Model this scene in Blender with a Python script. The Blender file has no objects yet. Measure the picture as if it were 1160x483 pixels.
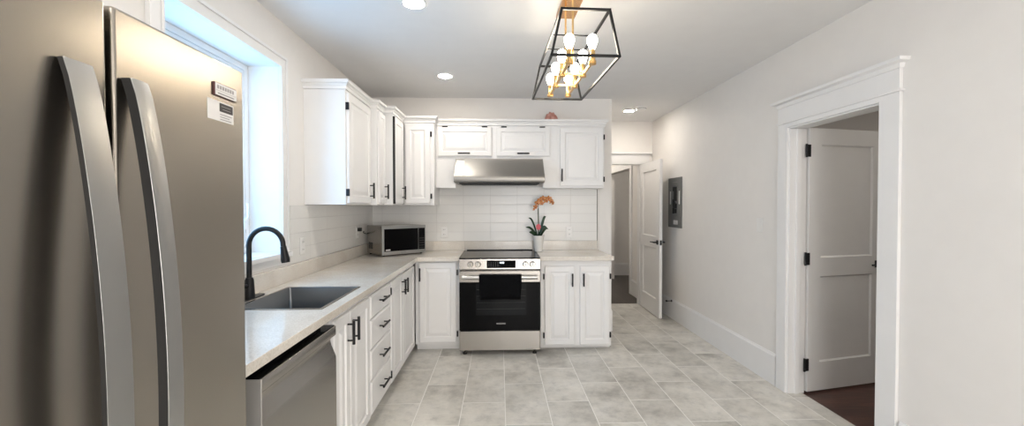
import bpy, bmesh, math, random
from mathutils import Vector, Matrix, Euler
random.seed(7)
PI = math.pi
C = bpy.context.scene.collection
S = bpy.context.scene

# ------------------------------------------------------------------ camera, world, exposure
cam_d = bpy.data.cameras.new('camera'); cam = bpy.data.objects.new('camera', cam_d); C.objects.link(cam)
cam_d.sensor_fit = 'HORIZONTAL'; cam_d.sensor_width = 36.0; cam_d.lens = 462.48 / 1160 * 36.0
cam_d.clip_start = 0.02; cam_d.clip_end = 100
R_ = ((0.999535, -0.030463, -0.001141), (0.030439, 0.999387, -0.017310), (0.001668, 0.017267, 0.999850))   # right, forward, up
cam.matrix_world = Matrix(((R_[0][0], R_[2][0], -R_[1][0], 0), (R_[0][1], R_[2][1], -R_[1][1], 0),
                           (R_[0][2], R_[2][2], -R_[1][2], 1.4018), (0, 0, 0, 1)))
S.camera = cam
S.view_settings.view_transform = 'Standard'; S.view_settings.look = 'None'
S.view_settings.gamma = 1.0; S.view_settings.use_curve_mapping = False
S.view_settings.exposure = 0.58
SKY_STRENGTH = 4.6
POT = 122.0           # emission of the recessed lights' lenses
BULB = 26.0          # emission of the chandelier bulbs
w = bpy.data.worlds.new('sky'); S.world = w; w.use_nodes = True
bg = w.node_tree.nodes['Background']; bg.inputs[0].default_value = (0.27, 0.60, 1.0, 1); bg.inputs[1].default_value = SKY_STRENGTH
def portal(name, loc, rot, sx, sy):
    d = bpy.data.lights.new(name, 'AREA'); d.shape = 'RECTANGLE'; d.size = sx; d.size_y = sy
    d.cycles.is_portal = True
    o = bpy.data.objects.new(name, d); o.location = loc; o.rotation_euler = rot; C.objects.link(o)
portal('window_portal', (-1.64, 2.18, 1.69), (0, -PI/2, 0), 1.16, 0.94)

dl_ = bpy.data.lights.new('rear_fill_light', 'AREA'); dl_.shape = 'RECTANGLE'; dl_.size = 1.9; dl_.size_y = 1.85
dl_.energy = 50.0; dl_.color = (1.0, 0.97, 0.95)        # added fill lamp, room side of the opaque rear blind
o = bpy.data.objects.new('rear_fill_light', dl_); o.location = (0.85, -1.925, 1.275); o.rotation_euler = (PI / 2, 0, 0); C.objects.link(o)

# ------------------------------------------------------------------ materials
def mat(name, col, rough=0.5, metal=0.0, emit=None, es=0.0, coat=0.0, spec=0.5):
    m = bpy.data.materials.new(name); m.use_nodes = True
    b = m.node_tree.nodes['Principled BSDF']
    b.inputs['Base Color'].default_value = (*col, 1); b.inputs['Roughness'].default_value = rough
    b.inputs['Metallic'].default_value = metal; b.inputs['Coat Weight'].default_value = coat
    b.inputs['Specular IOR Level'].default_value = spec
    if emit: b.inputs['Emission Color'].default_value = (*emit, 1); b.inputs['Emission Strength'].default_value = es
    return m
def nd(m, t, **k):
    n = m.node_tree.nodes.new(t)
    for a, v in k.items(): setattr(n, a, v)
    return n
def lk(m, a, b): m.node_tree.links.new(a, b)
def pr(m): return m.node_tree.nodes['Principled BSDF']
def pos(m):
    return nd(m, 'ShaderNodeNewGeometry').outputs['Position']
def objc(m): return nd(m, 'ShaderNodeTexCoord').outputs['Object']
def noise(m, vec, scale, detail=3, sc=None, rough=0.5):
    if sc:
        mp = nd(m, 'ShaderNodeMapping'); mp.inputs['Scale'].default_value = sc; lk(m, vec, mp.inputs['Vector']); vec = mp.outputs[0]
    n = nd(m, 'ShaderNodeTexNoise'); n.inputs['Scale'].default_value = scale; n.inputs['Detail'].default_value = detail
    n.inputs['Roughness'].default_value = rough
    lk(m, vec, n.inputs['Vector']); return n.outputs['Fac']
def ramp(m, fac, stops):
    r = nd(m, 'ShaderNodeValToRGB'); e = r.color_ramp.elements
    while len(e) < len(stops): e.new(0.5)
    for el, (p, c) in zip(e, stops): el.position = p; el.color = (*c, 1)
    lk(m, fac, r.inputs['Fac']); return r.outputs['Color']
def bump(m, h, strength, dist, normal=None):
    b = nd(m, 'ShaderNodeBump'); b.inputs['Strength'].default_value = strength; b.inputs['Distance'].default_value = dist
    lk(m, h, b.inputs['Height'])
    if normal: lk(m, normal, b.inputs['Normal'])
    return b.outputs['Normal']

def painted(name, col, rough, sc=9, amt=0.006, bd=0.0006):
    m = mat(name, col, rough); v = objc(m)
    n = noise(m, v, sc, 4)
    a = tuple(max(0, c - amt) for c in col); b = tuple(min(1, c + amt) for c in col)
    lk(m, ramp(m, n, [(0.35, a), (0.65, b)]), pr(m).inputs['Base Color'])
    lk(m, bump(m, noise(m, v, 180, 2), 0.25, bd), pr(m).inputs['Normal'])
    return m
M = {}
M['wall'] = painted('wall_paint', (0.81, 0.785, 0.755), 0.62)
M['ceiling'] = painted('ceiling_paint', (0.78, 0.775, 0.77), 0.75)
M['trim'] = painted('trim_paint', (0.82, 0.815, 0.81), 0.35, bd=0.0002)
M['cabinet'] = painted('cabinet_paint', (0.80, 0.795, 0.79), 0.33, bd=0.0002)
M['door'] = painted('door_paint', (0.80, 0.795, 0.785), 0.38, bd=0.0002)
M['vinyl'] = painted('window_vinyl', (0.85, 0.86, 0.87), 0.3, bd=0.0001)
M['black'] = mat('matt_black_metal', (0.012, 0.012, 0.013), 0.38, 0.4)
M['rubber'] = mat('black_rubber', (0.015, 0.015, 0.015), 0.7)
M['gap'] = mat('dark_recess_paint', (0.03, 0.03, 0.03), 0.8)
M['black_glass'] = mat('black_glass', (0.004, 0.004, 0.0045), 0.06, spec=0.08)
M['oven_window'] = mat('smoked_glass', (0.010, 0.011, 0.012), 0.08, spec=0.12)
M['plastic'] = mat('white_plastic', (0.82, 0.81, 0.79), 0.3)
M['towel'] = painted('black_cloth', (0.005, 0.005, 0.0055), 0.95, sc=60, amt=0.001, bd=0.003)
M['towel'].node_tree.nodes['Principled BSDF'].inputs['Specular IOR Level'].default_value = 0.05
M['brass'] = mat('brushed_brass', (0.72, 0.47, 0.20), 0.28, 1.0)
M['copper'] = mat('polished_copper_brass', (0.74, 0.42, 0.20), 0.25, 1.0)
M['chrome'] = mat('bright_metal', (0.75, 0.74, 0.72), 0.15, 1.0)
M['dark_floor'] = None

def steel(name, col, rough, axis_scale, bd=0.0001, var=0.008):
    m = mat(name, col, rough, 1.0); v = objc(m)
    n = noise(m, v, 1.0, 4, sc=axis_scale)
    r = nd(m, 'ShaderNodeMapRange'); r.inputs['To Min'].default_value = rough - var; r.inputs['To Max'].default_value = rough + var
    lk(m, n, r.inputs['Value']); lk(m, r.outputs[0], pr(m).inputs['Roughness'])
    return m
M['steel_fridge'] = steel('brushed_fridge_steel', (0.42, 0.385, 0.34), 0.26, (300, 8, 300))
M['steel'] = steel('brushed_steel', (0.42, 0.40, 0.375), 0.27, (8, 300, 300))
M['steel_dark'] = steel('dark_brushed_steel', (0.25, 0.26, 0.27), 0.3, (20, 20, 200))
M['handle_steel'] = steel('satin_handle_steel', (0.44, 0.44, 0.43), 0.34, (200, 200, 8))
M['hood_steel'] = steel('hood_steel', (0.30, 0.29, 0.275), 0.40, (5, 250, 250))
M['steel_cap'] = mat('grey_cap', (0.42, 0.41, 0.39), 0.45, 0.2)
M['panel_grey'] = mat('grey_enamel', (0.21, 0.21, 0.205), 0.5, 0.3)

# quartz worktop
m = M['quartz'] = mat('cream_quartz', (0.7, 0.65, 0.58), 0.14, coat=0.2)
v = objc(m)
n1 = noise(m, v, 5, 6, rough=0.6); n2 = noise(m, v, 160, 2)
c1 = ramp(m, n1, [(0.30, (0.68, 0.63, 0.565)), (0.55, (0.75, 0.71, 0.65)), (0.75, (0.79, 0.76, 0.71))])
c2 = ramp(m, n2, [(0.35, (0.84, 0.82, 0.79)), (0.6, (1, 1, 1))])
mx = nd(m, 'ShaderNodeMix', data_type='RGBA', blend_type='MULTIPLY'); mx.inputs[0].default_value = 0.8
lk(m, c1, mx.inputs[6]); lk(m, c2, mx.inputs[7]); lk(m, mx.outputs[2], pr(m).inputs['Base Color'])

# glazed wall tiles, 29.5 x 10 cm, stacked; u = world axis, v = height
def tile_mat(name, uaxis, u0):
    m = mat(name, (0.8, 0.79, 0.76), 0.1)
    sp = nd(m, 'ShaderNodeSeparateXYZ'); lk(m, pos(m), sp.inputs[0])
    cb = nd(m, 'ShaderNodeCombineXYZ')
    def sub(s, v):
        n = nd(m, 'ShaderNodeMath', operation='SUBTRACT'); lk(m, s, n.inputs[0]); n.inputs[1].default_value = v; return n.outputs[0]
    lk(m, sub(sp.outputs[uaxis], u0), cb.inputs[0]); lk(m, sub(sp.outputs[2], 1.017 - 10 * 0.1), cb.inputs[1])
    b = nd(m, 'ShaderNodeTexBrick'); b.offset = 0.0; b.squash = 1.0
    b.inputs['Scale'].default_value = 1.0; b.inputs['Brick Width'].default_value = 0.295; b.inputs['Row Height'].default_value = 0.1
    b.inputs['Mortar Size'].default_value = 0.0016; b.inputs['Mortar Smooth'].default_value = 0.3
    b.inputs['Color1'].default_value = (0.80, 0.79, 0.765, 1); b.inputs['Color2'].default_value = (0.78, 0.77, 0.745, 1)
    b.inputs['Mortar'].default_value = (0.60, 0.59, 0.57, 1)
    lk(m, cb.outputs[0], b.inputs['Vector']); lk(m, b.outputs['Color'], pr(m).inputs['Base Color'])
    inv = nd(m, 'ShaderNodeMath', operation='SUBTRACT'); inv.inputs[0].default_value = 1; lk(m, b.outputs['Fac'], inv.inputs[1])
    n0 = bump(m, noise(m, pos(m), 14, 2), 0.25, 0.004)
    lk(m, bump(m, inv.outputs[0], 0.6, 0.0015, n0), pr(m).inputs['Normal'])
    rr = nd(m, 'ShaderNodeMapRange'); rr.inputs['To Min'].default_value = 0.24; rr.inputs['To Max'].default_value = 0.6
    lk(m, b.outputs['Fac'], rr.inputs['Value']); lk(m, rr.outputs[0], pr(m).inputs['Roughness'])
    return m
M['tile_back'] = tile_mat('white_tile_back', 0, 1.08 - 20 * 0.295)
M['tile_left'] = tile_mat('white_tile_left', 1, 4.49 - 20 * 0.295)

# floor: 60 x 30 cm concrete-look porcelain, long side away from the camera
m = M['floor'] = mat('concrete_tile', (0.5, 0.49, 0.46), 0.33)
sp = nd(m, 'ShaderNodeSeparateXYZ'); P_ = pos(m); lk(m, P_, sp.inputs[0])
cb = nd(m, 'ShaderNodeCombineXYZ')
a = nd(m, 'ShaderNodeMath', operation='ADD'); lk(m, sp.outputs[1], a.inputs[0]); a.inputs[1].default_value = 12.3 - 2.89
b_ = nd(m, 'ShaderNodeMath', operation='ADD'); lk(m, sp.outputs[0], b_.inputs[0]); b_.inputs[1].default_value = 9.0 - 0.037 + 0.3
lk(m, a.outputs[0], cb.inputs[0]); lk(m, b_.outputs[0], cb.inputs[1])
b = nd(m, 'ShaderNodeTexBrick'); b.offset = 0.5; b.offset_frequency = 2
b.inputs['Scale'].default_value = 1.0; b.inputs['Brick Width'].default_value = 0.6; b.inputs['Row Height'].default_value = 0.3
b.inputs['Mortar Size'].default_value = 0.0028; b.inputs['Mortar Smooth'].default_value = 0.2
b.inputs['Color1'].default_value = (0.0, 0.0, 0.0, 1); b.inputs['Color2'].default_value = (1, 1, 1, 1); b.inputs['Mortar'].default_value = (0.5, 0.5, 0.5, 1)
lk(m, cb.outputs[0], b.inputs['Vector'])
# per-tile offset of the clouding
off = nd(m, 'ShaderNodeVectorMath', operation='SCALE'); off.inputs['Scale'].default_value = 37.0
lk(m, b.outputs['Color'], off.inputs[0])
ad = nd(m, 'ShaderNodeVectorMath', operation='ADD'); lk(m, P_, ad.inputs[0]); lk(m, off.outputs[0], ad.inputs[1])
nA = noise(m, ad.outputs[0], 2.6, 7, rough=0.62); nB = noise(m, ad.outputs[0], 11, 6, rough=0.7)
cA = ramp(m, nA, [(0.30, (0.32, 0.305, 0.28)), (0.46, (0.55, 0.535, 0.495)), (0.62, (0.65, 0.635, 0.60)), (0.8, (0.70, 0.69, 0.66))])
cB = ramp(m, nB, [(0.28, (0.78, 0.78, 0.79)), (0.48, (1.03, 1.03, 1.02)), (0.68, (1.16, 1.15, 1.14))])
mx = nd(m, 'ShaderNodeMix', data_type='RGBA', blend_type='MULTIPLY'); mx.inputs[0].default_value = 1.0
lk(m, cA, mx.inputs[6]); lk(m, cB, mx.inputs[7])
tv = nd(m, 'ShaderNodeMapRange'); tv.inputs['To Min'].default_value = 0.92; tv.inputs['To Max'].default_value = 1.06
lk(m, b.outputs['Color'], tv.inputs['Value'])
mt = nd(m, 'ShaderNodeMix', data_type='RGBA', blend_type='MULTIPLY'); mt.inputs[0].default_value = 1.0
lk(m, mx.outputs[2], mt.inputs[6]); lk(m, tv.outputs[0], mt.inputs[7])
mg = nd(m, 'ShaderNodeMix', data_type='RGBA'); lk(m, b.outputs['Fac'], mg.inputs[0]); lk(m, mt.outputs[2], mg.inputs[6])
mg.inputs[7].default_value = (0.86, 0.85, 0.82, 1)
lk(m, mg.outputs[2], pr(m).inputs['Base Color'])
rr = nd(m, 'ShaderNodeMapRange'); rr.inputs['To Min'].default_value = 0.25; rr.inputs['To Max'].default_value = 0.45
lk(m, nB, rr.inputs['Value']); lk(m, rr.outputs[0], pr(m).inputs['Roughness'])
lk(m, bump(m, nB, 0.08, 0.002), pr(m).inputs['Normal'])

def wood_floor(name, c0, c1, c2, axis):
    m = mat(name, c1, 0.3); sp = nd(m, 'ShaderNodeSeparateXYZ'); P0 = pos(m); lk(m, P0, sp.inputs[0])
    cb = nd(m, 'ShaderNodeCombineXYZ'); lk(m, sp.outputs[axis], cb.inputs[0]); lk(m, sp.outputs[1 - axis], cb.inputs[1])
    b = nd(m, 'ShaderNodeTexBrick'); b.offset = 0.37
    b.inputs['Scale'].default_value = 1; b.inputs['Brick Width'].default_value = 1.1; b.inputs['Row Height'].default_value = 0.11
    b.inputs['Mortar Size'].default_value = 0.0012
    b.inputs['Color1'].default_value = (0.8, 0.8, 0.8, 1); b.inputs['Color2'].default_value = (1.15, 1.15, 1.15, 1); b.inputs['Mortar'].default_value = (0.4, 0.4, 0.4, 1)
    lk(m, cb.outputs[0], b.inputs['Vector'])
    n = noise(m, cb.outputs[0], 3, 6, sc=(1.2, 14, 1), rough=0.6)
    g = ramp(m, n, [(0.3, c0), (0.5, c1), (0.7, c2)])
    mx = nd(m, 'ShaderNodeMix', data_type='RGBA', blend_type='MULTIPLY'); mx.inputs[0].default_value = 1
    lk(m, g, mx.inputs[6]); lk(m, b.outputs['Color'], mx.inputs[7]); lk(m, mx.outputs[2], pr(m).inputs['Base Color'])
    return m
M['wood_red'] = wood_floor('dark_red_brown_boards', (0.035, 0.014, 0.010), (0.070, 0.028, 0.020), (0.12, 0.052, 0.036), 0)
M['wood_grey'] = wood_floor('dark_brown_boards', (0.028, 0.021, 0.017), (0.045, 0.034, 0.027), (0.07, 0.054, 0.043), 1)

m = M['glass'] = bpy.data.materials.new('window_glass'); m.use_nodes = True
for n in list(m.node_tree.nodes):
    if n.type == 'BSDF_PRINCIPLED': m.node_tree.nodes.remove(n)
tr = nd(m, 'ShaderNodeBsdfTransparent'); gl = nd(m, 'ShaderNodeBsdfGlossy'); gl.inputs['Roughness'].default_value = 0.02
ms = nd(m, 'ShaderNodeMixShader'); ms.inputs[0].default_value = 0.05
lk(m, tr.outputs[0], ms.inputs[1]); lk(m, gl.outputs[0], ms.inputs[2])
lk(m, ms.outputs[0], [n for n in m.node_tree.nodes if n.type == 'OUTPUT_MATERIAL'][0].inputs[0])
M['pot_lens'] = mat('lit_lens', (1, 1, 1), 0.5, emit=(1.0, 0.92, 0.82), es=POT)
M['bulb'] = mat('lit_bulb', (1, 1, 1), 0.3, emit=(1.0, 0.88, 0.70), es=BULB)
M['blind'] = mat('added_cream_blind', (0.8, 0.76, 0.68), 0.8)
M['rack'] = mat('dim_rack_wire', (0.045, 0.045, 0.045), 0.5)
M['display'] = mat('lit_clock_digits', (0.8, 0.9, 1), 0.4, emit=(0.8, 0.92, 1), es=3.0)
M['print_dark'] = mat('dark_print', (0.05, 0.045, 0.045), 0.6)
M['print_grey'] = mat('grey_print', (0.30, 0.29, 0.29), 0.6)
M['paper'] = mat('white_label_paper', (0.72, 0.71, 0.70), 0.4)
M['maroon'] = mat('maroon_plastic', (0.07, 0.02, 0.02), 0.4)
M['ceramic'] = mat('white_ceramic', (0.82, 0.80, 0.76), 0.25)
M['soil'] = painted('bark_soil', (0.05, 0.033, 0.02), 0.95, sc=60, amt=0.03, bd=0.01)
M['leaf'] = painted('orchid_leaf', (0.018, 0.05, 0.02), 0.35, sc=30, amt=0.008, bd=0.0005)
M['stem'] = mat('orchid_stem', (0.06, 0.07, 0.03), 0.5)
M['petal'] = painted('orange_petal', (0.66, 0.30, 0.12), 0.6, sc=55, amt=0.08, bd=0.0005)
M['petal_lip'] = mat('red_petal_lip', (0.45, 0.07, 0.04), 0.6)
M['tag_red'] = mat('pink_red_tag', (0.66, 0.10, 0.12), 0.5)
M['pink'] = painted('pink_crystal', (0.55, 0.27, 0.22), 0.6, sc=25, amt=0.08, bd=0.003)

# ------------------------------------------------------------------ mesh helpers
class MB:
    def __init__(s): s.bm = bmesh.new()
    def box(s, x0, x1, y0, y1, z0, z1):
        v = [s.bm.verts.new((x, y, z)) for z in (z0, z1) for (x, y) in ((x0, y0), (x1, y0), (x1, y1), (x0, y1))]
        for f in ((3, 2, 1, 0), (4, 5, 6, 7), (0, 1, 5, 4), (1, 2, 6, 5), (2, 3, 7, 6), (3, 0, 4, 7)): s.bm.faces.new([v[i] for i in f])
        return s
    def rings(s, rs, cap0=True, cap1=True):
        vs = [[s.bm.verts.new(p) for p in r] for r in rs]; n = len(rs[0])
        for a, b in zip(vs, vs[1:]):
            for i in range(n): s.bm.faces.new((a[i], a[(i + 1) % n], b[(i + 1) % n], b[i]))
        if cap0: s.bm.faces.new(vs[0][::-1])
        if cap1: s.bm.faces.new(vs[-1])
        return s
    def tube(s, pts, r, n=12, cap=True):
        pts = [Vector(p) for p in pts]; rs = []; up = None
        for i, p in enumerate(pts):
            t = (pts[min(i + 1, len(pts) - 1)] - pts[max(i - 1, 0)]).normalized()
            if up is None:
                up = Vector((0, 0, 1)) if abs(t.z) < 0.9 else Vector((1, 0, 0))
            u = (up - t * up.dot(t)).normalized(); up = u; w_ = t.cross(u)
            rr = r[i] if isinstance(r, (list, tuple)) else r
            rs.append([p + (u * math.cos(2 * PI * k / n) + w_ * math.sin(2 * PI * k / n)) * rr for k in range(n)])
        return s.rings(rs, cap, cap)
    def lathe(s, prof, c=(0, 0, 0), axis='z', n=24, cap=True):
        rs = []
        for r, h in prof:
            ring = []
            for k in range(n):
                a = 2 * PI * k / n; x, y = r * math.cos(a), r * math.sin(a)
                p = (x, y, h) if axis == 'z' else ((h, x, y) if axis == 'x' else (y, h, x))
                ring.append(Vector(p) + Vector(c))
            rs.append(ring)
        return s.rings(rs, cap, cap)
    def prism(s, poly, axis, a, b):
        def P(u, v, h): return (h, u, v) if axis == 'x' else ((u, h, v) if axis == 'y' else (u, v, h))
        return s.rings([[P(u, v, a) for u, v in poly], [P(u, v, b) for u, v in poly]])
    def cells(s, us, vs, keep, h0, h1, axis='z'):
        """slab between h0 and h1 made of the grid cells for which keep(u, v)"""
        def P(u, v, h): return (h, u, v) if axis == 'x' else ((u, h, v) if axis == 'y' else (u, v, h))
        cache = {}
        def V(i, j, h):
            if (i, j, h) not in cache: cache[(i, j, h)] = s.bm.verts.new(P(us[i], vs[j], h))
            return cache[(i, j, h)]
        K = lambda i, j: 0 <= i < len(us) - 1 and 0 <= j < len(vs) - 1 and keep((us[i] + us[i + 1]) / 2, (vs[j] + vs[j + 1]) / 2)
        for i in range(len(us) - 1):
            for j in range(len(vs) - 1):
                if not K(i, j): continue
                s.bm.faces.new((V(i, j, h1), V(i + 1, j, h1), V(i + 1, j + 1, h1), V(i, j + 1, h1)))
                s.bm.faces.new((V(i, j + 1, h0), V(i + 1, j + 1, h0), V(i + 1, j, h0), V(i, j, h0)))
                for (di, dj, p, q) in ((0, -1, (i, j), (i + 1, j)), (1, 0, (i + 1, j), (i + 1, j + 1)), (0, 1, (i + 1, j + 1), (i, j + 1)), (-1, 0, (i, j + 1), (i, j))):
                    if not K(i + di, j + dj): s.bm.faces.new((V(*p, h0), V(*q, h0), V(*q, h1), V(*p, h1)))
        return s
    def quadgrid(s, rows):
        vs = [[s.bm.verts.new(p) for p in r] for r in rows]
        for a, b in zip(vs, vs[1:]):
            for i in range(len(a) - 1): s.bm.faces.new((a[i], a[i + 1], b[i + 1], b[i]))
        return s
    def ico(s, c, r, sub=2, scale=(1, 1, 1)):
        g = bmesh.ops.create_icosphere(s.bm, subdivisions=sub, radius=r)
        for v in g['verts']: v.co = Vector((v.co.x * scale[0], v.co.y * scale[1], v.co.z * scale[2])) + Vector(c)
        return s
    def rot(s, angle, axis, center=(0, 0, 0)):
        bmesh.ops.rotate(s.bm, verts=s.bm.verts, cent=center, matrix=Matrix.Rotation(angle, 3, axis)); return s
    def build(s, name, m, parent=None, bevel=0.0, smooth=True, seg=2, loc=None):
        bmesh.ops.recalc_face_normals(s.bm, faces=s.bm.faces)
        me = bpy.data.meshes.new(name); s.bm.to_mesh(me); s.bm.free(); me.materials.append(m)
        if smooth:
            me.polygons.foreach_set('use_smooth', [True] * len(me.polygons)); me.set_sharp_from_angle(angle=math.radians(38))
        o = bpy.data.objects.new(name, me); C.objects.link(o)
        if parent: o.parent = parent
        if loc: o.location = loc
        if bevel:
            md = o.modifiers.new('bevel', 'BEVEL'); md.width = bevel; md.segments = seg; md.limit_method = 'ANGLE'; md.angle_limit = math.radians(40)
            md.harden_normals = False
        return o
def thing(name, label, cat, loc=(0, 0, 0), rotz=0.0, group=None):
    o = bpy.data.objects.new(name, None); C.objects.link(o); o.empty_display_size = 0.1
    o.location = loc; o.rotation_euler = (0, 0, rotz); o['label'] = label; o['category'] = cat
    if group: o['group'] = group
    return o
def tag(o, label, cat, group=None):
    o['label'] = label; o['category'] = cat
    if group: o['group'] = group
    return o
def struct(o): o['kind'] = 'structure'; return o
def lab(o, l): o['label'] = l; return o
def text(body, size, m, parent, loc, rot, name='lettering', ext=0.0002):
    cu = bpy.data.curves.new(name, 'FONT'); cu.body = body; cu.size = size; cu.align_x = 'CENTER'; cu.align_y = 'CENTER'; cu.extrude = ext
    o = bpy.data.objects.new('tmp', cu); C.objects.link(o); bpy.context.view_layer.update()
    me = bpy.data.meshes.new_from_object(o.evaluated_get(bpy.context.evaluated_depsgraph_get())); bpy.data.objects.remove(o)
    me.name = name; me.materials.clear(); me.materials.append(m); o = bpy.data.objects.new(name, me); C.objects.link(o); o.parent = parent; o.location = loc; o.rotation_euler = rot
    return o

# ------------------------------------------------------------------ room shell
XL, XR, YB, H, YH = -1.393, 2.150, 4.507, 2.586, 5.690
XE = 1.2444                       # where the kitchen's back wall ends and the hall begins
Y0 = -1.9
WY0, WY1, WZ0, WZ1 = 1.735, 2.635, 1.108, 2.283        # kitchen window opening
DY0, DY1, DZ = 2.235, 2.975, 1.985                    # doorway in the right wall
struct(MB().box(-1.7, 2.26, Y0 - .1, 5.77, -0.08, 0.0).build('floor', M['floor'], smooth=False))
struct(MB().box(2.2605, 5.6, 0.2, 5.7, -0.08, -0.001).build('floor_side_room', M['wood_red'], smooth=False))
struct(MB().box(0.2, 4.6, 5.7705, 8.6, -0.08, -0.001).build('floor_far_room', M['wood_grey'], smooth=False))
struct(MB().box(-1.7, 5.7, Y0 - .1, 8.7, H, H + 0.1).build('ceiling', M['ceiling'], smooth=False))
e = 1e-4
struct(MB().cells([Y0, WY0, WY1, YB + .12], [0, WZ0, WZ1, H - e], lambda u, v: not (WY0 < u < WY1 and WZ0 < v < WZ1), XL - 0.225, XL, 'x').build('wall_left', M['wall'], smooth=False))
struct(MB().box(XL, XE, YB, YB + .12, 0, H - e).build('wall_back', M['wall'], smooth=False))
struct(MB().box(XE - .12, XE, YB + .1201, YH, 0, H - e).build('wall_hall_left', M['wall'], smooth=False))
struct(MB().cells([0.2, 1.28, 1.985, XR + .1], [0, 1.995, H - e], lambda u, v: not (1.28 < u < 1.985 and v < 1.995), YH, YH + .1, 'y').build('wall_hall_back', M['wall'], smooth=False))
struct(MB().cells([Y0, DY0, DY1, YH - e], [0, DZ, H - e], lambda u, v: not (DY0 < u < DY1 and v < DZ), XR, XR + .12, 'x').build('wall_right', M['wall'], smooth=False))
struct(MB().cells([XL - .2, -.15, 1.85, XR + .12], [0, .30, 2.25, H - e], lambda u, v: not (-.15 < u < 1.85 and .30 < v < 2.25), Y0 - .12, Y0 - e, 'y').build('wall_front', M['wall'], smooth=False))
# side room
struct(MB().box(5.0, 5.1, 0.3, 5.7, 0, H - e).build('wall_side_room_right', M['wall'], smooth=False))
struct(MB().box(2.28, 4.99, 0.2, 0.3, 0, H - e).build('wall_side_room_front', M['wall'], smooth=False))
struct(MB().box(2.28, 4.99, 4.3, 4.4, 0, H - e).build('wall_side_room_back', M['wall'], smooth=False))
# far room beyond the hall door: a passage with an opening on its right
struct(MB().box(1.0, 4.6, 8.15, 8.25, 0, H - e).build('wall_far_room_back', M['wall'], smooth=False))
struct(MB().cells([5.791, 6.45, 7.75, 8.149], [0, 2.0, H - e], lambda u, v: not (6.45 < u < 7.75 and v < 2.0), 2.09, 2.2, 'x').build('wall_far_room_right', M['wall'], smooth=False))
struct(MB().box(0.9, 1.0, 5.791, 8.25, 0, H - e).build('wall_far_room_left', M['wall'], smooth=False))
struct(MB().box(2.2505, 4.6, YH, YH + .1, 0, H - e).build('wall_far_room_front', M['wall'], smooth=False))
struct(MB().box(4.5, 4.6, 5.791, 8.149, 0, H - e).build('wall_far_room_side', M['wall'], smooth=False))

# wall tiles
struct(MB().box(XL + .001, 1.078, YB - .012, YB - .0005, 0.90, 1.66).build('wall_back_tiles', M['tile_back'], smooth=False))
struct(MB().box(XL + .0005, XL + .012, 2.74, YB - .013, 0.90, 1.408).build('wall_left_tiles', M['tile_left'], smooth=False))
struct(MB().box(XL + .0005, XL + .012, 1.18, 2.739, 0.90, 1.035).build('wall_left_tiles_under_window', M['tile_left'], smooth=False))
struct(MB().box(1.0785, 1.084, YB - .014, YB - .0005, 0.93, 1.586).build('trim_tile_edge', M['black'], smooth=False))

# baseboards
def baseboard(name, pts_x, axis, a, b, h=0.245, t=0.016, flip=1, z0=0.0):
    """axis 'y': runs along y on a wall at x = pts_x; flip is the side it sticks out to"""
    f = flip; x = pts_x
    poly = [(x, z0), (x + f * t, z0), (x + f * t, h - .02), (x + f * (t * .55), h - .008), (x + f * (t * .4), h), (x, h)]
    mb = MB()
    if axis == 'y':
        mb.rings([[(u, a, v) for u, v in poly], [(u, b, v) for u, v in poly]])
    else:
        mb.rings([[(a, u, v) for u, v in poly], [(b, u, v) for u, v in poly]])
    return struct(mb.build(name, M['trim'], smooth=False))
g = 5e-4
baseboard('baseboard_right', XR - g, 'y', 3.085, YH - .02, flip=-1)
baseboard('baseboard_right_near', XR - g, 'y', Y0 + .01, 2.105, flip=-1)
baseboard('baseboard_hall_left', XE + g, 'y', YB + .002, YH - .02, flip=1)
baseboard('baseboard_far_room_back', 8.15 - g, 'x', 1.01, 4.49, flip=-1)
baseboard('baseboard_far_room_right', 2.09 - g, 'y', 5.80, 6.44, flip=-1)
baseboard('baseboard_side_room_back', 4.3 - g, 'x', 2.29, 4.98, flip=-1)
baseboard('baseboard_side_room_right', 5.0 - g, 'y', 0.32, 4.28, flip=-1)
baseboard('baseboard_front', Y0 + g, 'x', XL + .02, XR - .02, flip=1)

# ---- window_1 (kitchen window, deep reveal)
wn = bpy.data.objects.new('window_1', None); C.objects.link(wn); wn['kind'] = 'structure'
xf = XL - .19
def ring_x(y0, y1, z0, z1, t, xa, xb):
    return MB().cells([y0, y0 + t, y1 - t, y1], [z0, z0 + t, z1 - t, z1], lambda u, v: not (y0 + t < u < y1 - t and z0 + t < v < z1 - t), xa, xb, 'x')
ring_x(WY0 + .001, WY1 - .001, WZ0 + .001, WZ1 - .001, .035, xf - .03, xf).build('window_frame', M['vinyl'], wn, bevel=.002)
ring_x(WY0 + .038, WY1 - .038, WZ0 + .038, WZ1 - .038, .05, xf - .022, xf - .004).build('sash', M['vinyl'], wn, bevel=.002)
MB().box(xf - .014, xf - .010, WY0 + .085, WY1 - .085, WZ0 + .085, WZ1 - .085).build('pane', M['glass'], wn, smooth=False)
hb = MB().box(xf - .004, xf + .012, WY1 - .075, WY1 - .055, 1.26, 1.34)
hb.tube([(xf + .012, WY1 - .065, 1.32), (xf + .03, WY1 - .068, 1.33), (xf + .034, WY1 - .07, 1.37), (xf + .03, WY1 - .07, 1.42)], .007, 8)
hb.build('sash_lock', M['vinyl'], wn)
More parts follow.
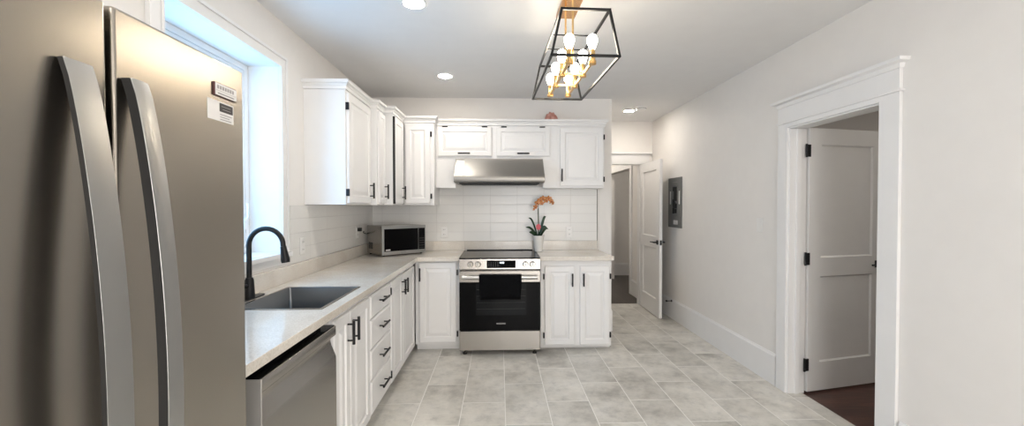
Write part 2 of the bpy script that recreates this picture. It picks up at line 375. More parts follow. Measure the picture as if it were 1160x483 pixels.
# casing round the opening on the room side, with a bead, and the sill
tz = MB()
def casing_ring(mb, o0, o1, xa, xb):
    mb.cells([WY0 - o1, WY0 - o0, WY1 + o0, WY1 + o1], [WZ0 - .0, WZ1 + o0, WZ1 + o1],
             lambda u, v: not (WY0 - o0 < u < WY1 + o0 and v < WZ1 + o0), xa, xb, 'x')
casing_ring(tz, 0.0, 0.075, XL + g, XL + .012)
casing_ring(tz, 0.0, 0.012, XL + .0121, XL + .020)
casing_ring(tz, 0.058, 0.075, XL + .0121, XL + .022)
tz.build('casing', M['trim'], wn, bevel=.0015)
sl = MB().box(XL + g, XL + .04, WY0 - .08, WY1 + .08, WZ0 - .03, WZ0 - .002)
sl.box(XL + g, XL + .016, WY0 - .07, WY1 + .07, WZ0 - .075, WZ0 - .0301)
sl.box(XL + .0161, XL + .022, WY0 - .07, WY1 + .07, WZ0 - .055, WZ0 - .0301)
sl.build('sill', M['trim'], wn, bevel=.002)
# ---- added_rear_window, unseen rear window added to light the lower cabinets
wn2 = bpy.data.objects.new('added_rear_window', None); C.objects.link(wn2); wn2['kind'] = 'structure'
MB().cells([-.149, -.09, .82, .88, 1.79, 1.849], [.301, .36, 2.19, 2.249], lambda u, v: not ((-.09 < u < .82 or .88 < u < 1.79) and .36 < v < 2.19), Y0 - .09, Y0 - .05, 'y').build('window_frame', M['vinyl'], wn2)
MB().box(-.0895, 1.7895, Y0 - .072, Y0 - .068, .3605, 2.1895).build('pane', M['glass'], wn2, smooth=False)

MB().box(-.145, 1.845, Y0 - .045, Y0 - .042, .305, 2.245).build('added_sky_blind', M['blind'], wn2, smooth=False)  # opaque blind added to keep the blue sky light out

# ---- door surrounds
def slab_door(mb_w, h, t, panels, frame_in=.0):
    """shaker slab: local x 0..w, y -t/2..t/2, z 0..h, recessed panels on both faces"""
    mb = MB(); w_ = mb_w
    us = sorted({0, w_} | {p[0] for p in panels} | {p[1] for p in panels}); vs = sorted({0, h} | {p[2] for p in panels} | {p[3] for p in panels})
    mb.cells(us, vs, lambda u, v: not any(a < u < b and c < v < d for a, b, c, d in panels), -t / 2, t / 2, 'y')
    for a, b, c, d in panels:
        for sgn in (-1, 1):
            y0 = sgn * t / 2; y1 = sgn * (t / 2 - .011); q = .010
            mb.rings([[(a, y0, c), (b, y0, c), (b, y0, d), (a, y0, d)], [(a + q, y1, c + q), (b - q, y1, c + q), (b - q, y1, d - q), (a + q, y1, d - q)]], cap0=False)
    bmesh.ops.remove_doubles(mb.bm, verts=mb.bm.verts, dist=1e-5)
    return mb
def hinge(parent, x, y, z, wid=.036, h=.09):
    o = MB().box(x - wid / 2, x + wid / 2, y - .004, y + .004, z - h / 2, z + h / 2)
    o.tube([(x - wid / 2, y, z - h / 2 - .004), (x - wid / 2, y, z + h / 2 + .004)], .007, 10)
    return lab(o.build('hinge', M['black'], parent), 'black butt hinge')
def lever(parent, x, z, t, dirx, name='door_handle'):
    for sgn in (-1, 1):
        mb = MB()
        mb.box(x - .027, x + .027, sgn * t / 2 + (0 if sgn > 0 else -.008), sgn * t / 2 + (.008 if sgn > 0 else 0), z - .027, z + .027)
        yy = sgn * (t / 2 + .05)
        mb.tube([(x, sgn * (t / 2 + .006), z), (x, yy, z)], .009, 10)
        mb.tube([(x, yy, z), (x + dirx * .03, yy, z + .002), (x + dirx * .12, yy * .985, z - .002)], [.009, .008, .007], 10)
        lab(mb.build(name, M['black'], parent, bevel=.001), 'black lever handle')

# right doorway
tz = MB()
tz.box(XR - .004, XR + .125, DY0 - .02 + .0005, DY0 + .0, 0, DZ)          # placeholder jamb faces are thin linings
tz.bm.clear()
tz.box(XR - .003, XR + .123, DY0 + .0005, DY0 + .014, 0, DZ - .0145)
tz.box(XR - .003, XR + .123, DY1 - .014, DY1 - .0005, 0, DZ - .0145)
tz.box(XR - .003, XR + .123, DY0 + .0005, DY1 - .0005, DZ - .014, DZ - .0005)
tz.box(XR + .045, XR + .075, DY1 - .026, DY1 - .0145, 0, DZ - .0145)
tz.box(XR + .045, XR + .075, DY0 + .0145, DY0 + .026, 0, DZ - .0145)
struct(tz.build('trim_side_door_jamb', M['trim'], bevel=.001))
c0, c1 = DY0 - .115, DY1 + .095
tz = MB()
tz.box(XR - .020, XR - g, c0, DY0 + .004, 0, 2.012)
tz.box(XR - .020, XR - g, DY1 - .004, c1, 0, 2.012)
tz.box(XR - .020, XR - g, DY0 + .004, DY1 - .004, DZ - .004, 2.012)
tz.box(XR - .026, XR - g, c0 - .012, c1 + .012, 2.0125, 2.026)              # bead
tz.box(XR - .022, XR - g, c0, c1, 2.0265, 2.135)                             # frieze
hx = [(XR - .024, 2.1355), (XR - .030, 2.145), (XR - .034, 2.160), (XR - .058, 2.168), (XR - .062, 2.186), (XR - g, 2.186), (XR - g, 2.1355)]
def capring(x, z):
    d = XR - g - x
    return [(x, c0 - max(d - .022, 0), z), (XR - g, c0 - max(d - .022, 0), z), (XR - g, c1 + max(d - .022, 0), z), (x, c1 + max(d - .022, 0), z)]
tz.rings([capring(x, z) for x, z in hx[:5]])
struct(tz.build('trim_side_door_casing', M['trim'], bevel=.0015))
# its open door, hinged on the far jamb, swung into the side room
d1 = bpy.data.objects.new('door_1', None); C.objects.link(d1); d1['kind'] = 'structure'
d1['label'] = 'white two-panel door standing open into the side room'
d1.location = (XR + .134, DY1 - .005, 0.012); d1.rotation_euler = (0, 0, math.radians(12.0))
lab(slab_door(.735, 1.965, .036, [(.115, .62, .215, .86), (.115, .62, 1.00, 1.845)]).build('door_slab', M['door'], d1, bevel=.0012), 'white two-panel slab')
for z in (.205, .995, 1.795): hinge(d1, -.012, -.022, z)
lever(d1, .675, .935, .036, -1)

# hall door
tz = MB()
tz.box(1.2805, 1.295, YH - .003, YH + .103, 0, 1.9805); tz.box(1.970, 1.9845, YH - .003, YH + .103, 0, 1.9805)
tz.box(1.2805, 1.9845, YH - .003, YH + .103, 1.981, 1.9945)
struct(tz.build('trim_hall_door_jamb', M['trim'], bevel=.001))
tz = MB()
tz.box(1.981, 2.09, YH - .02, YH - g, 0, 2.01); tz.box(XE + .001, 1.284, YH - .02, YH - g, 0, 2.01); tz.box(1.284, 1.981, YH - .02, YH - g, 1.985, 2.01)
tz.box(XE + .001, 2.10, YH - .022, YH - g, 2.0105, 2.125)
tz.box(XE + .001, 2.125, YH - .05, YH - g, 2.1255, 2.15)
struct(tz.build('trim_hall_door_casing', M['trim'], bevel=.0015))
d2 = bpy.data.objects.new('door_2', None); C.objects.link(d2); d2['kind'] = 'structure'
d2['label'] = 'white two-panel hall door standing open at right angles'
d2.location = (1.988, YH - .03, 0.012); d2.rotation_euler = (0, 0, math.radians(-91.0))
lab(slab_door(.72, 1.965, .036, [(.11, .61, .215, .86), (.11, .61, 1.00, 1.845)]).build('door_slab', M['door'], d2, bevel=.0012), 'white two-panel slab')
for z in (.205, .995, 1.795): hinge(d2, .0, .0215, z)
lever(d2, .66, .935, .036, -1)
lab(MB().box(.7202, .7215, -.013, .013, .905, .965).build('latch_plate', M['black'], d2), 'black latch plate')
# opening trim in the far room
tz = MB()
tz.box(2.068, 2.0895, 6.37, 6.452, 0, 2.0); tz.box(2.068, 2.0895, 7.748, 7.85, 0, 2.0); tz.box(2.068, 2.0895, 6.37, 7.85, 2.0005, 2.11)
struct(tz.build('trim_far_room_opening', M['trim'], bevel=.001))

# ------------------------------------------------------------------ cabinets
def bar_handle(parent, x, z, L, vertical=True, y=-.020, off=.032):
    mb = MB(); h = L / 2
    if vertical:
        mb.tube([(x, y - off, z - h), (x, y - off, z + h)], .0074, 10)
        for s in (-1, 1): mb.tube([(x, y - .0002, z + s * h * .68), (x, y - off, z + s * h * .68)], .0048, 8)
    else:
        mb.tube([(x - h, y - off, z), (x + h, y - off, z)], .0074, 10)
        for s in (-1, 1): mb.tube([(x + s * h * .68, y - .0002, z), (x + s * h * .68, y - off, z)], .0048, 8)
    return lab(mb.build('handle', M['black'], parent), 'black bar handle')
def cab_hinge(parent, x, z, vertical=True):
    mb = MB()
    if vertical: mb.box(x - .007, x + .007, -.024, -.0005, z - .026, z + .026)
    else: mb.box(x - .028, x + .028, -.024, -.0005, z - .006, z + .006)
    return lab(mb.build('hinge', M['black'], parent, bevel=.0015), 'black hinge')
def panel_door(parent, x0, x1, z0, z1, handle=None, hinges=None, name='door', fr=.052):
    rs = []
    for d, y in ((0, -.001), (0, -.0155), (.0045, -.020), (fr, -.020), (fr + .007, -.0125), (fr + .016, -.0125), (fr + .040, -.0195)):
        if x1 - x0 - 2 * d < .012: d = (x1 - x0) / 2 - .006
        rs.append([(x0 + d, y, z0 + d), (x1 - d, y, z0 + d), (x1 - d, y, z1 - d), (x0 + d, y, z1 - d)])
    o = MB().rings(rs).build(name, M['cabinet'], parent, smooth=False)
    if handle: bar_handle(o, *handle)
    for h in (hinges or []): cab_hinge(o, *h)
    return o
def drawer(parent, x0, x1, z0, z1):
    rs = []
    for d, y in ((0, -.001), (0, -.012), (.010, -.020)):
        rs.append([(x0 + d, y, z0 + d), (x1 - d, y, z0 + d), (x1 - d, y, z1 - d), (x0 + d, y, z1 - d)])
    o = MB().rings(rs).build('drawer', M['cabinet'], parent, smooth=False)
    bar_handle(o, (x0 + x1) / 2, (z0 + z1) / 2 + .01, .15, False)
    return o
def base_cab(label, loc, rot, w_, d, z0=.078, z1=.878, plinth=.07, sink=False):
    t = thing('base_cabinet', label, 'cabinet', loc, rot, 'white base cabinets')
    if sink:      # open-topped box so that the bowl can hang inside it
        mb = MB().box(0, w_, 0, .018, z0, z1); mb.box(0, .008, .0181, d, z0, z1); mb.box(w_ - .008, w_, .0181, d, z0, z1); mb.box(.0081, w_ - .0081, .0181, d, z0, z0 + .018)
    else: mb = MB().box(0, w_, 0, d, z0, z1)
    mb.box(0.0, w_, plinth, d - .01, 0.001, z0 - .0005)
    mb.build('body', M['cabinet'], t, bevel=.0015)
    return t
HP = PI / 2
XF = -.810       # face frame plane of the left run; doors stand 2 cm proud
# left run (rot +90: local x = +Y, local -y = +X)
cb1 = base_cab('white sink cabinet with two raised-panel doors beside the dishwasher', (XF, 1.955, 0), HP, .558, .55, z0=.09, sink=True)
panel_door(cb1, .010, .215, .100, .847, (.180, .745, .125), None)
panel_door(cb1, .221, .545, .100, .847, (.256, .745, .125), None)
cb2 = base_cab('white base cabinet with a stack of four drawers', (XF, 2.514, 0), HP, .470, .55, z0=.09)
for a, b in ((.703, .847), (.513, .697), (.321, .507), (.102, .315)): drawer(cb2, .008, .462, a, b)
cb3 = base_cab('white base cabinet with two doors between the drawers and the corner', (XF, 2.985, 0), HP, .85, .55, z0=.09)
panel_door(cb3, .012, .362, .100, .847, (.322, .750, .12), [(.004, .78), (.004, .17)])
panel_door(cb3, .370, .815, .100, .847, (.405, .750, .12), None)
YF = 3.925
cb4 = base_cab('white single-door base cabinet left of the range', (-.807, YF, 0), 0, .420, .55, z0=.072)
panel_door(cb4, .038, .393, .094, .862, (.050, .750, .125), [(.402, .765), (.402, .175)])
cb5 = base_cab('white two-door base cabinet right of the range, under the orchid', (.395, YF, 0), 0, .690, .55, z0=.038, z1=.878, plinth=.06)
panel_door(cb5, .038, .327, .057, .820, (.303, .690, .125), [(.030, .72), (.030, .15)])
panel_door(cb5, .380, .668, .057, .820, (.412, .690, .125), [(.677, .72), (.677, .15)])

def crown(parent, w_, d, z, L=1, Rr=1, zt=2.300):
    """stepped crown round front and the open sides of a box 0..w, 0..d"""
    prof = [(.0, z), (.010, z + .001), (.010, z + .022), (.016, z + .026), (.022, z + .05), (.022, zt - .028), (.034, zt - .020), (.034, zt)]
    rs = []
    for q, zz in prof:
        rs.append([(-q * L, -q, zz), (w_ + q * Rr, -q, zz), (w_ + q * Rr, d, zz), (-q * L, d, zz)])
    return MB().rings(rs).build('crown_molding', M['cabinet'], parent, smooth=False)
def wall_cab(label, loc, rot, w_, d, z0, z1=2.236):
    t = thing('wall_cabinet', label, 'cabinet', loc, rot, 'white wall cabinets')
    MB().box(0, w_, 0, d, z0 - loc[2], z1 - loc[2]).build('body', M['cabinet'], t, bevel=.0015)
    return t
Z0L = 1.412
DL = XL + .0005
a1 = wall_cab('white wall cabinet nearest the window, its plain side facing the room', (-1.1, 2.96, 0), HP, .556, -1.1 - DL, Z0L)
panel_door(a1, .016, .520, Z0L + .012, 2.215, (.486, 1.53, .13), [(.008, 2.12), (.008, 1.50)])
crown(a1, .556, -1.1 - DL, 2.2365, 1, 0)
a2 = wall_cab('narrow white wall cabinet second from the window', (-1.045, 3.518, 0), HP, .212, -1.045 - DL, Z0L)
panel_door(a2, .020, .200, Z0L + .012, 2.215, (.165, 1.53, .13), None, fr=.040)
crown(a2, .212, -1.045 - DL, 2.2365, 1, 0)
a3 = wall_cab('white wall cabinet at the corner, its narrow door ajar', (-.966, 3.732, 0), HP, .377, -.966 - DL, Z0L)
o = MB().box(.006, .012, -.021, -.0005, Z0L + .01, 2.215); lab(o.build('dark_edge_strip', M['gap'], a3), 'black edge strip')  # dark strip along the edge of the door
panel_door(a3, .016, .340, Z0L + .012, 2.215, (.270, 1.53, .13), None)
lab(MB().box(.3405, .3465, -.021, -.0005, Z0L + .01, 2.215).build('dark_edge_strip', M['gap'], a3), 'black edge strip')
crown(a3, .377, -.966 - DL, 2.2365, 1, 0)
a4 = wall_cab('white wall cabinet on the back wall, left of the range hood', (-.9655, 4.130, 0), 0, .3105, YB - .0135 - 4.130, Z0L)
panel_door(a4, .024, .272, Z0L + .015, 2.215, None, [(.282, 2.12), (.282, 1.50)])
crown(a4, .3105, YB - .0135 - 4.130, 2.2365, 0, 1)
DB = YB - .0135 - 4.26
a5 = wall_cab('low white wall cabinet with two lift-up doors over the hood', (-.654, 4.26, 0), 0, 1.263, DB, 1.885)
panel_door(a5, .018, .574, 1.918, 2.216, (.29, 1.944, .125, False), [(.092, 2.221, False), (.500, 2.221, False)], fr=.045)
panel_door(a5, .624, 1.179, 1.918, 2.216, (.90, 1.944, .125, False), [(.700, 2.221, False), (1.100, 2.221, False)], fr=.045)
MB().box(0.0, .199, 0, .018, 1.589, 1.8845).build('side_panel', M['cabinet'], a5, bevel=.001)
MB().box(1.107, 1.263, 0, .018, 1.589, 1.8845).build('side_panel', M['cabinet'], a5, bevel=.001)
crown(a5, 1.263, DB, 2.2365, 0, 0)
a6 = wall_cab('white single-door wall cabinet right of the range hood', (.6095, 4.26, 0), 0, .4905, DB, 1.589)
panel_door(a6, .020, .476, 1.608, 2.216, (.038, 1.72, .13), [(.483, 2.12), (.483, 1.68)])
crown(a6, .4905, DB, 2.2365, 0, 1)

# ------------------------------------------------------------------ worktops
ZT, TH = .917, .038
t = thing('worktop', 'cream quartz L-shaped worktop with the sink set in it', 'worktop', (-1.05, 3.0, 0))
def loc_cells(us, vs, keep, h0, h1, o): 
    mb = MB().cells(us, vs, keep, h0, h1); bmesh.ops.translate(mb.bm, verts=mb.bm.verts, vec=(-o[0], -o[1], 0)); return mb
SX0, SX1, SY0, SY1 = -1.262, -.835, 1.932, 2.472
XT = XL + .0125; YT = YB - .0125
def kp(u, v):
    if SX0 < u < SX1 and SY0 < v < SY1: return False
    return u < -.772 or (v > 3.866 and u < -.382)
loc_cells([XT, SX0, SX1, -.772, -.382], [1.165, SY0, SY1, 3.866, YT], kp, ZT - TH, ZT, (-1.05, 3.0)).build('top', M['quartz'], t, bevel=.002)
mb = MB().box(XT + .0002, -1.350, 1.165, YT - .0002, ZT + .0003, ZT + .10); mb.box(-1.3499, -.379, YT - .020, YT - .0002, ZT + .0003, ZT + .10)
bmesh.ops.translate(mb.bm, verts=mb.bm.verts, vec=(1.05, -3.0, 0)); mb.build('upstand', M['quartz'], t, bevel=.0015)
t = thing('worktop', 'short cream quartz worktop right of the range, holding the orchid', 'worktop', (.74, 4.1, 0))
mb = MB().box(.385 - .74, 1.095 - .74, 3.866 - 4.1, YT - 4.1, ZT - TH, ZT); mb.build('top', M['quartz'], t, bevel=.002)
MB().box(.382 - .74, 1.078 - .74, YT - .020 - 4.1, YT - .0002 - 4.1, ZT + .0003, ZT + .10).build('upstand', M['quartz'], t, bevel=.0015)
tag(MB().box(-.378, .381, YT - .020, YT - .0002, ZT - TH, ZT + .10).build('upstand_strip', M['quartz'], bevel=.0015), 'cream quartz upstand strip on the wall behind the cooktop', 'upstand')

# sink
t = thing('kitchen_sink', 'rectangular stainless steel single-bowl sink in the worktop', 'sink', ((SX0 + SX1) / 2, (SY0 + SY1) / 2, 0))
hx, hy = (SX1 - SX0) / 2, (SY1 - SY0) / 2
def rr_(ax, ay, r, z, n=5):
    pts = []
    for cx, cy, a0 in ((ax - r, ay - r, 0), (-ax + r, ay - r, PI / 2), (-ax + r, -ay + r, PI), (ax - r, -ay + r, 1.5 * PI)):
        for k in range(n + 1):
            a = a0 + PI / 2 * k / n; pts.append((cx + r * math.cos(a), cy + r * math.sin(a), z))
    return pts
rs = [rr_(hx - .001, hy - .001, .012, ZT - .004), rr_(hx - .001, hy - .001, .012, ZT + .0025), rr_(hx - .012, hy - .012, .012, ZT + .0025), rr_(hx - .014, hy - .014, .012, ZT - .002),
      rr_(hx - .016, hy - .016, .015, ZT - .195), rr_(hx - .035, hy - .035, .03, ZT - .212), rr_(.05, .05, .049, ZT - .216)]
MB().rings(rs, cap0=False).build('bowl', M['steel_dark'], t)
MB().rings([rr_(hx + .004, hy + .004, .014, ZT + .0004), rr_(hx + .003, hy + .003, .014, ZT + .003), rr_(hx - .011, hy - .011, .012, ZT + .003), rr_(hx - .012, hy - .012, .012, ZT - .001)], False, False).build('rim', M['steel'], t)
MB().lathe([(.045, ZT - .2155), (.045, ZT - .212), (.034, ZT - .211), (.030, ZT - .214), (.004, ZT - .214)]).build('drain', M['chrome'], t)

# faucet
fy = 2.165
t = thing('kitchen_faucet', 'matt black gooseneck pull-down faucet behind the sink', 'faucet', (-1.306, fy, ZT))
MB().rings([[(x * .028, y * .12, z) for x, y in [(math.copysign(abs(math.cos(a)) ** .7, math.cos(a)), math.copysign(abs(math.sin(a)) ** .5, math.sin(a))) for a in [2 * PI * (k + .5) / 32 for k in range(32)]]] for z in (.0005, .006)]).build('deck_plate', M['black'], t, bevel=.0015)
MB().lathe([(.026, .006), (.026, .012), (.024, .05), (.021, .10), (.016, .112)]).build('body', M['black'], t)
pts = [(0, 0, .11), (0, 0, .28)] + [(.088 - .088 * math.cos(a), 0, .28 + .088 * math.sin(a)) for a in [PI * k / 16 for k in range(1, 16)]] + [(.176, 0, .275)]
MB().tube(pts, .0125, 14).build('spout', M['black'], t)
MB().tube([(.176, 0, .2745), (.178, 0, .262), (.186, 0, .205), (.188, 0, .190)], [.0145, .015, .022, .020], 16).build('spray_head', M['black'], t)
MB().tube([(0, -.02, .07), (0, -.045, .072), (.0, -.055, .08), (.0, -.060, .12)], [.011, .010, .007, .006], 10).build('lever', M['black'], t)

# ------------------------------------------------------------------ dishwasher
t = thing('dishwasher', 'stainless steel dishwasher under the worktop between fridge and sink', 'dishwasher', (-.835, 1.338, 0), HP)
MB().box(.004, .606, .012, .54, .10, .872).build('tub', M['gap'], t)
MB().box(.004, .606, .04, .50, .002, .0995).build('toe_kick', M['gap'], t)
prof = [(0.0, .118), (-.058, .118), (-.060, .124), (-.060, .690), (-.056, .702), (-.038, .745), (-.034, .768), (-.038, .780), (-.058, .792), (-.060, .797), (-.060, .835), (-.058, .838), (0.0, .838)]
dd = MB().prism(prof, 'x', .0075, .609).build('door', M['steel'], t, bevel=.0008)
for a, b in ((.001, .0073),): MB().box(a, b, -.0598, 0, .118, .838).build('side_cap', M['steel_cap'], dd, bevel=.001)
lab(MB().box(.004, .606, -.054, .008, .8383, .8405).build('control_strip', M['black_glass'], t), 'black control strip along the door top')

# ------------------------------------------------------------------ range
YR = 3.7985
t = thing('electric_range', 'stainless steel slide-in electric range with a black glass oven door', 'range', (.001, YR, 0))
hw = .3785
MB().box(-hw + .006, hw - .006, .050, .655, .060, .905).build('body', M['steel'], t)
for sx in (-.33, .33):
    for sy in (.06, .60): lab(MB().lathe([(.020, .001), (.020, .012), (.010, .014), (.010, .0595)], (sx, sy, 0), n=14).build('foot', M['rubber'], t), 'black levelling foot')
MB().box(-hw, hw, .012, .655, .9055, .9165).build('cooktop', M['black_glass'], t, bevel=.002)
lab(MB().box(-hw + .02, hw - .02, .655, .672, .9055, .925).build('vent_trim', M['gap'], t, bevel=.002), 'black vent trim behind the cooktop')
ct = MB().prism([(.050, .803), (.004, .803), (-.002, .812), (.010, .9055), (.050, .9055)], 'x', -hw, hw).build('control_panel', M['steel'], t, bevel=.002)
lab(MB().box(-.121, .149, -.0042, .02, .823, .893).build('display', M['black_glass'], ct, bevel=.001), 'black glass clock display')
text('12:30', .020, M['display'], ct, (.018, -.0052, .872), (HP, 0, 0), 'clock_digits')
mb = MB()
for i in range(5):
    for j in range(4): mb.box(-.105 + i * .021, -.099 + i * .021, -.0046, -.0043, .838 + j * .012, .841 + j * .012)
lab(mb.build('touch_keys', M['print_grey'], ct), 'grey touch key marks')
for kx in (-.272, -.204, .240, .306):
    k = MB().lathe([(.029, -.002), (.028, -.010), (.024, -.014), (.023, -.030), (.021, -.034)], (kx, 0, .858), 'y', 20).build('knob', M['chrome'], ct)
    MB().box(kx - .003, kx + .003, -.0365, -.0342, .848, .880).build('pointer', M['steel_dark'], k)
dr = MB().box(-hw + .001, hw - .001, .004, .048, .236, .795).build('oven_door', M['black_glass'], t, bevel=.003)
MB().box(-hw + .001, hw - .001, .0015, .0038, .690, .793).build('door_top_band', M['steel'], dr, bevel=.001)
lab(MB().box(-.224, .250, .0005, .0038, .380, .676).build('oven_window', M['oven_window'], dr), 'smoked glass window')
mb = MB()
for z in (.44, .50, .56, .62): mb.tube([(-.215, .0003, z), (.24, .0003, z)], .0010, 6)
lab(mb.build('oven_racks', M['rack'], dr), 'grey rack wires seen through the window')
mb = MB()
rs = []
for i in range(25):
    u = i / 24; x = -.352 + .704 * u
    rs.append([(x, -.028 - .011 * math.cos(a), .737 + .019 * math.sin(a)) for a in [2 * PI * k / 12 for k in range(12)]])
mb.rings(rs)
for x in (-.335, .335): mb.box(x - .014, x + .014, -.026, .0012, .722, .752)
mb.build('oven_handle', M['handle_steel'], dr, bevel=.001)
text('FRIGIDAIRE', .017, M['paper'], dr, (.011, .0032, .300), (HP, 0, 0), 'logo')
MB().box(-hw + .001, hw - .001, .006, .048, .048, .228).build('storage_drawer', M['steel'], t, bevel=.003)
# towel over the handle
t = thing('hand_towel', 'black towel folded over the oven door handle', 'towel', (.006, YR - .028, .70))
rows = []
path = [(-.016, -.165), (-.0165, -.12), (-.017, -.06), (-.017, 0.0), (-.015, .045), (-.008, .061), (.004, .063), (.014, .055), (.0175, .03), (.018, -.02), (.018, -.05)]
rows = []
for i in range(29):
    u = i / 28; x = -.196 + .392 * u; r = []
    for j, (py, pz) in enumerate(path):
        k = max(0, (j < 4)) * (3 - j) / 3 if j < 4 else 0
        wv = .003 * math.sin(u * 17) * k
        r.append((x * (1 - .05 * k), py - .001 - wv * .8 - .004 * k, pz + .005 * math.sin(u * 3) * k))
    rows.append(r)
mb = MB().quadgrid(rows); o = mb.build('cloth', M['towel'], t); sd = o.modifiers.new('thick', 'SOLIDIFY'); sd.thickness = .003; sd.offset = 1

# ------------------------------------------------------------------ hood
t = thing('range_hood', 'stainless steel under-cabinet range hood above the cooktop', 'hood', (.0, 4.0, 1.63))
prof = [(.48, .003), (.06, .003), (.030, .010), (.022, .030), (.024, .062), (.034, .076), (.145, .238), (.145, .250), (.48, .250)]
def hoodp(m_in, zlo=None): return prof
mb = MB().prism([(a, b) for a, b in prof], 'x', -.450, .4485)
hd = mb.build('canopy', M['hood_steel'], t, bevel=.003)
# pull the top in so that the ends slope a little
for v in hd.data.vertices:
    if v.co.z > .2 and v.co.y < .3: v.co.x *= .985
lab(MB().box(-.40, .40, .07, .44, -.006, .0025).build('filter', M['gap'], t), 'dark grease filter underneath')
# white paper label on the slope
n_ = Vector((0, -.162, .111)).normalized()
def slope(x, s, off): 
    p = Vector((x, .034, .076)) + Vector((0, .111, .162)) * s + n_ * off * 1.0; return tuple(p)
lab(MB().rings([[slope(-.440, .02, .0006), slope(-.352, .0, .0006), slope(-.350, .93, .0006), slope(-.425, .97, .0006)], [slope(-.440, .02, .0012), slope(-.352, .0, .0012), slope(-.350, .93, .0012), slope(-.425, .97, .0012)]]).build('paper_label', M['paper'], t, smooth=False), 'white label at the left end of the slope')

# ------------------------------------------------------------------ fridge (side-by-side, faces +X)
t = thing('refrigerator', 'tall stainless steel two-door refrigerator filling the left of the photo', 'refrigerator', (-.69, .75, 0))
def fx(x): return x + .69
MB().box(-.685, -.075, -.452, .376, .045, 1.745).build('body', M['print_grey'], t, bevel=.004)
MB().box(-.30, -.065, -.44, .365, .002, .0445).build('base_grille', M['rubber'], t)
def fdoor(y0, y1, hy, lb, sgn):
    o = MB().box(-.068, 0, y0, y1, .055, 1.762).build('door', M['steel_fridge'], t, bevel=.006, seg=3); lab(o, lb)
    rs = []; bk = []; N = 40; bf = .93
    for i in range(N + 1):
        u = i / N; z = 1.636 - 1.17 * u
        off = .002 + .058 * math.sin(PI * u) ** .75
        wd, th = (.0235, .010) if sgn < 0 else (.0185, .019)
        o0 = off + th * bf
        rs.append([(o0, hy - wd, z), (off + th * .99, hy - wd, z), (off + th * 1.08, hy - wd * .3, z), (off + th * 1.08, hy + wd * .3, z), (off + th * .99, hy + wd, z), (o0, hy + wd, z)])
        bk.append([(off, hy - wd * .96, z), (o0 - .0003, hy - wd * .98, z), (o0 - .0003, hy + wd * .98, z), (off, hy + wd * .9, z)])
    hd = MB().rings(rs).build('handle', M['handle_steel'], o, bevel=.0015)
    lab(MB().rings(bk).build('handle_shade_backing', M['rubber'], hd), 'black backing added to darken the handle side and its reflection')  # black strip added to darken the near side and its reflection in the door
    return o
dl = fdoor(-.456, -.006, -.067, 'left steel door', -1)
dr_ = fdoor(.006, .377, .035, 'right steel door', 1)
# labels (x = door surface)
lb = MB().box(.0003, .0045, .260, .342, 1.672, 1.704).build('badge', M['maroon'], dr_, bevel=.0005); lab(lb, 'raised maroon-edged badge with grey lettering')
MB().box(.0046, .0050, .262, .341, 1.6735, 1.7025).build('badge_face', M['paper'], lb)
lb2 = lb
mb = MB()
for i in range(7): mb.box(.0051, .0053, .268 + i * .0092, .2745 + i * .0092, 1.689, 1.698)
mb.box(.0051, .0053, .263, .340, 1.6845, 1.6853); mb.box(.0051, .0053, .270, .330, 1.677, 1.680)
mb.build('lettering', M['print_grey'], lb)
lb = MB().box(.0003, .0010, .240, .334, 1.612, 1.660).build('information_label', M['paper'], dr_); lab(lb, 'white information label with a dark block')
mb = MB().box(.0011, .0013, .281, .331, 1.636, 1.657); lab(mb.build('dark_block', M['print_dark'], lb), 'dark print block')
mb = MB()
for i, (a, b) in enumerate(((.240, .325), (.283, .318), (.283, .327))): mb.box(.0011, .0013, a if i else .283, b, 1.616 + i * .006, 1.618 + i * .006)
mb.box(.0014, .0016, .288, .322, 1.649, 1.6503); mb.box(.0014, .0016, .292, .322, 1.642, 1.6433)
mb.build('small_print', M['print_grey'], lb)

# ------------------------------------------------------------------ microwave
t = thing('microwave', 'stainless steel microwave oven set diagonally in the worktop corner', 'microwave', (-1.119, 3.906, ZT), math.radians(40.6))
W, D_, HH = .465, .345, .292
MB().box(.003, W - .003, .012, D_, .014, HH).build('case', M['steel'], t, bevel=.003)
for fx_, fy_ in ((.03, .03), (W - .03, .03), (.03, D_ - .03), (W - .03, D_ - .03)): MB().lathe([(.012, .0008), (.012, .0138)], (fx_, fy_, 0), n=12).build('foot', M['rubber'], t)
f = MB().cells([0, .028, .385, W], [.014, .050, .262, HH + .001], lambda u, v: True, -.012, .0115, 'y').build('door', M['handle_steel'], t, bevel=.002)
lab(MB().box(.020, .380, -.0145, -.0122, .048, .264).build('door_glass', M['black_glass'], f), 'black glass window')
lab(MB().box(.3855, W - .010, -.0145, -.0122, .048, .264).build('control_panel', M['black_glass'], t), 'black control panel')
mb = MB()
for i in range(3):
    for j in range(5): mb.box(.397 + i * .019, .409 + i * .019, -.0149, -.0147, .06 + j * .024, .070 + j * .024)
mb.build('keypad', M['print_dark'], t)
lab(MB().box(.034, .080, -.0150, -.0147, .056, .068).build('energy_sticker', M['paper'], f), 'small white sticker at the lower corner')
MB().box(.19, .25, -.0128, -.0122, .028, .035).build('brand_plate', M['print_grey'], f)
mb = MB()
for k in range(4): mb.box(.0012, .0029, .215 + k * .024, .227 + k * .024, .060, .125)
lab(mb.build('vent_slots', M['gap'], t), 'black side vent slots')
lab(MB().tube([(.02, D_ + .001, .2), (-.02, D_ + .012, .21), (-.045, D_ - .03, .22), (-.055, D_ - .06, .235)], .0045, 8).build('power_cord', M['rubber'], t), 'black power cord')

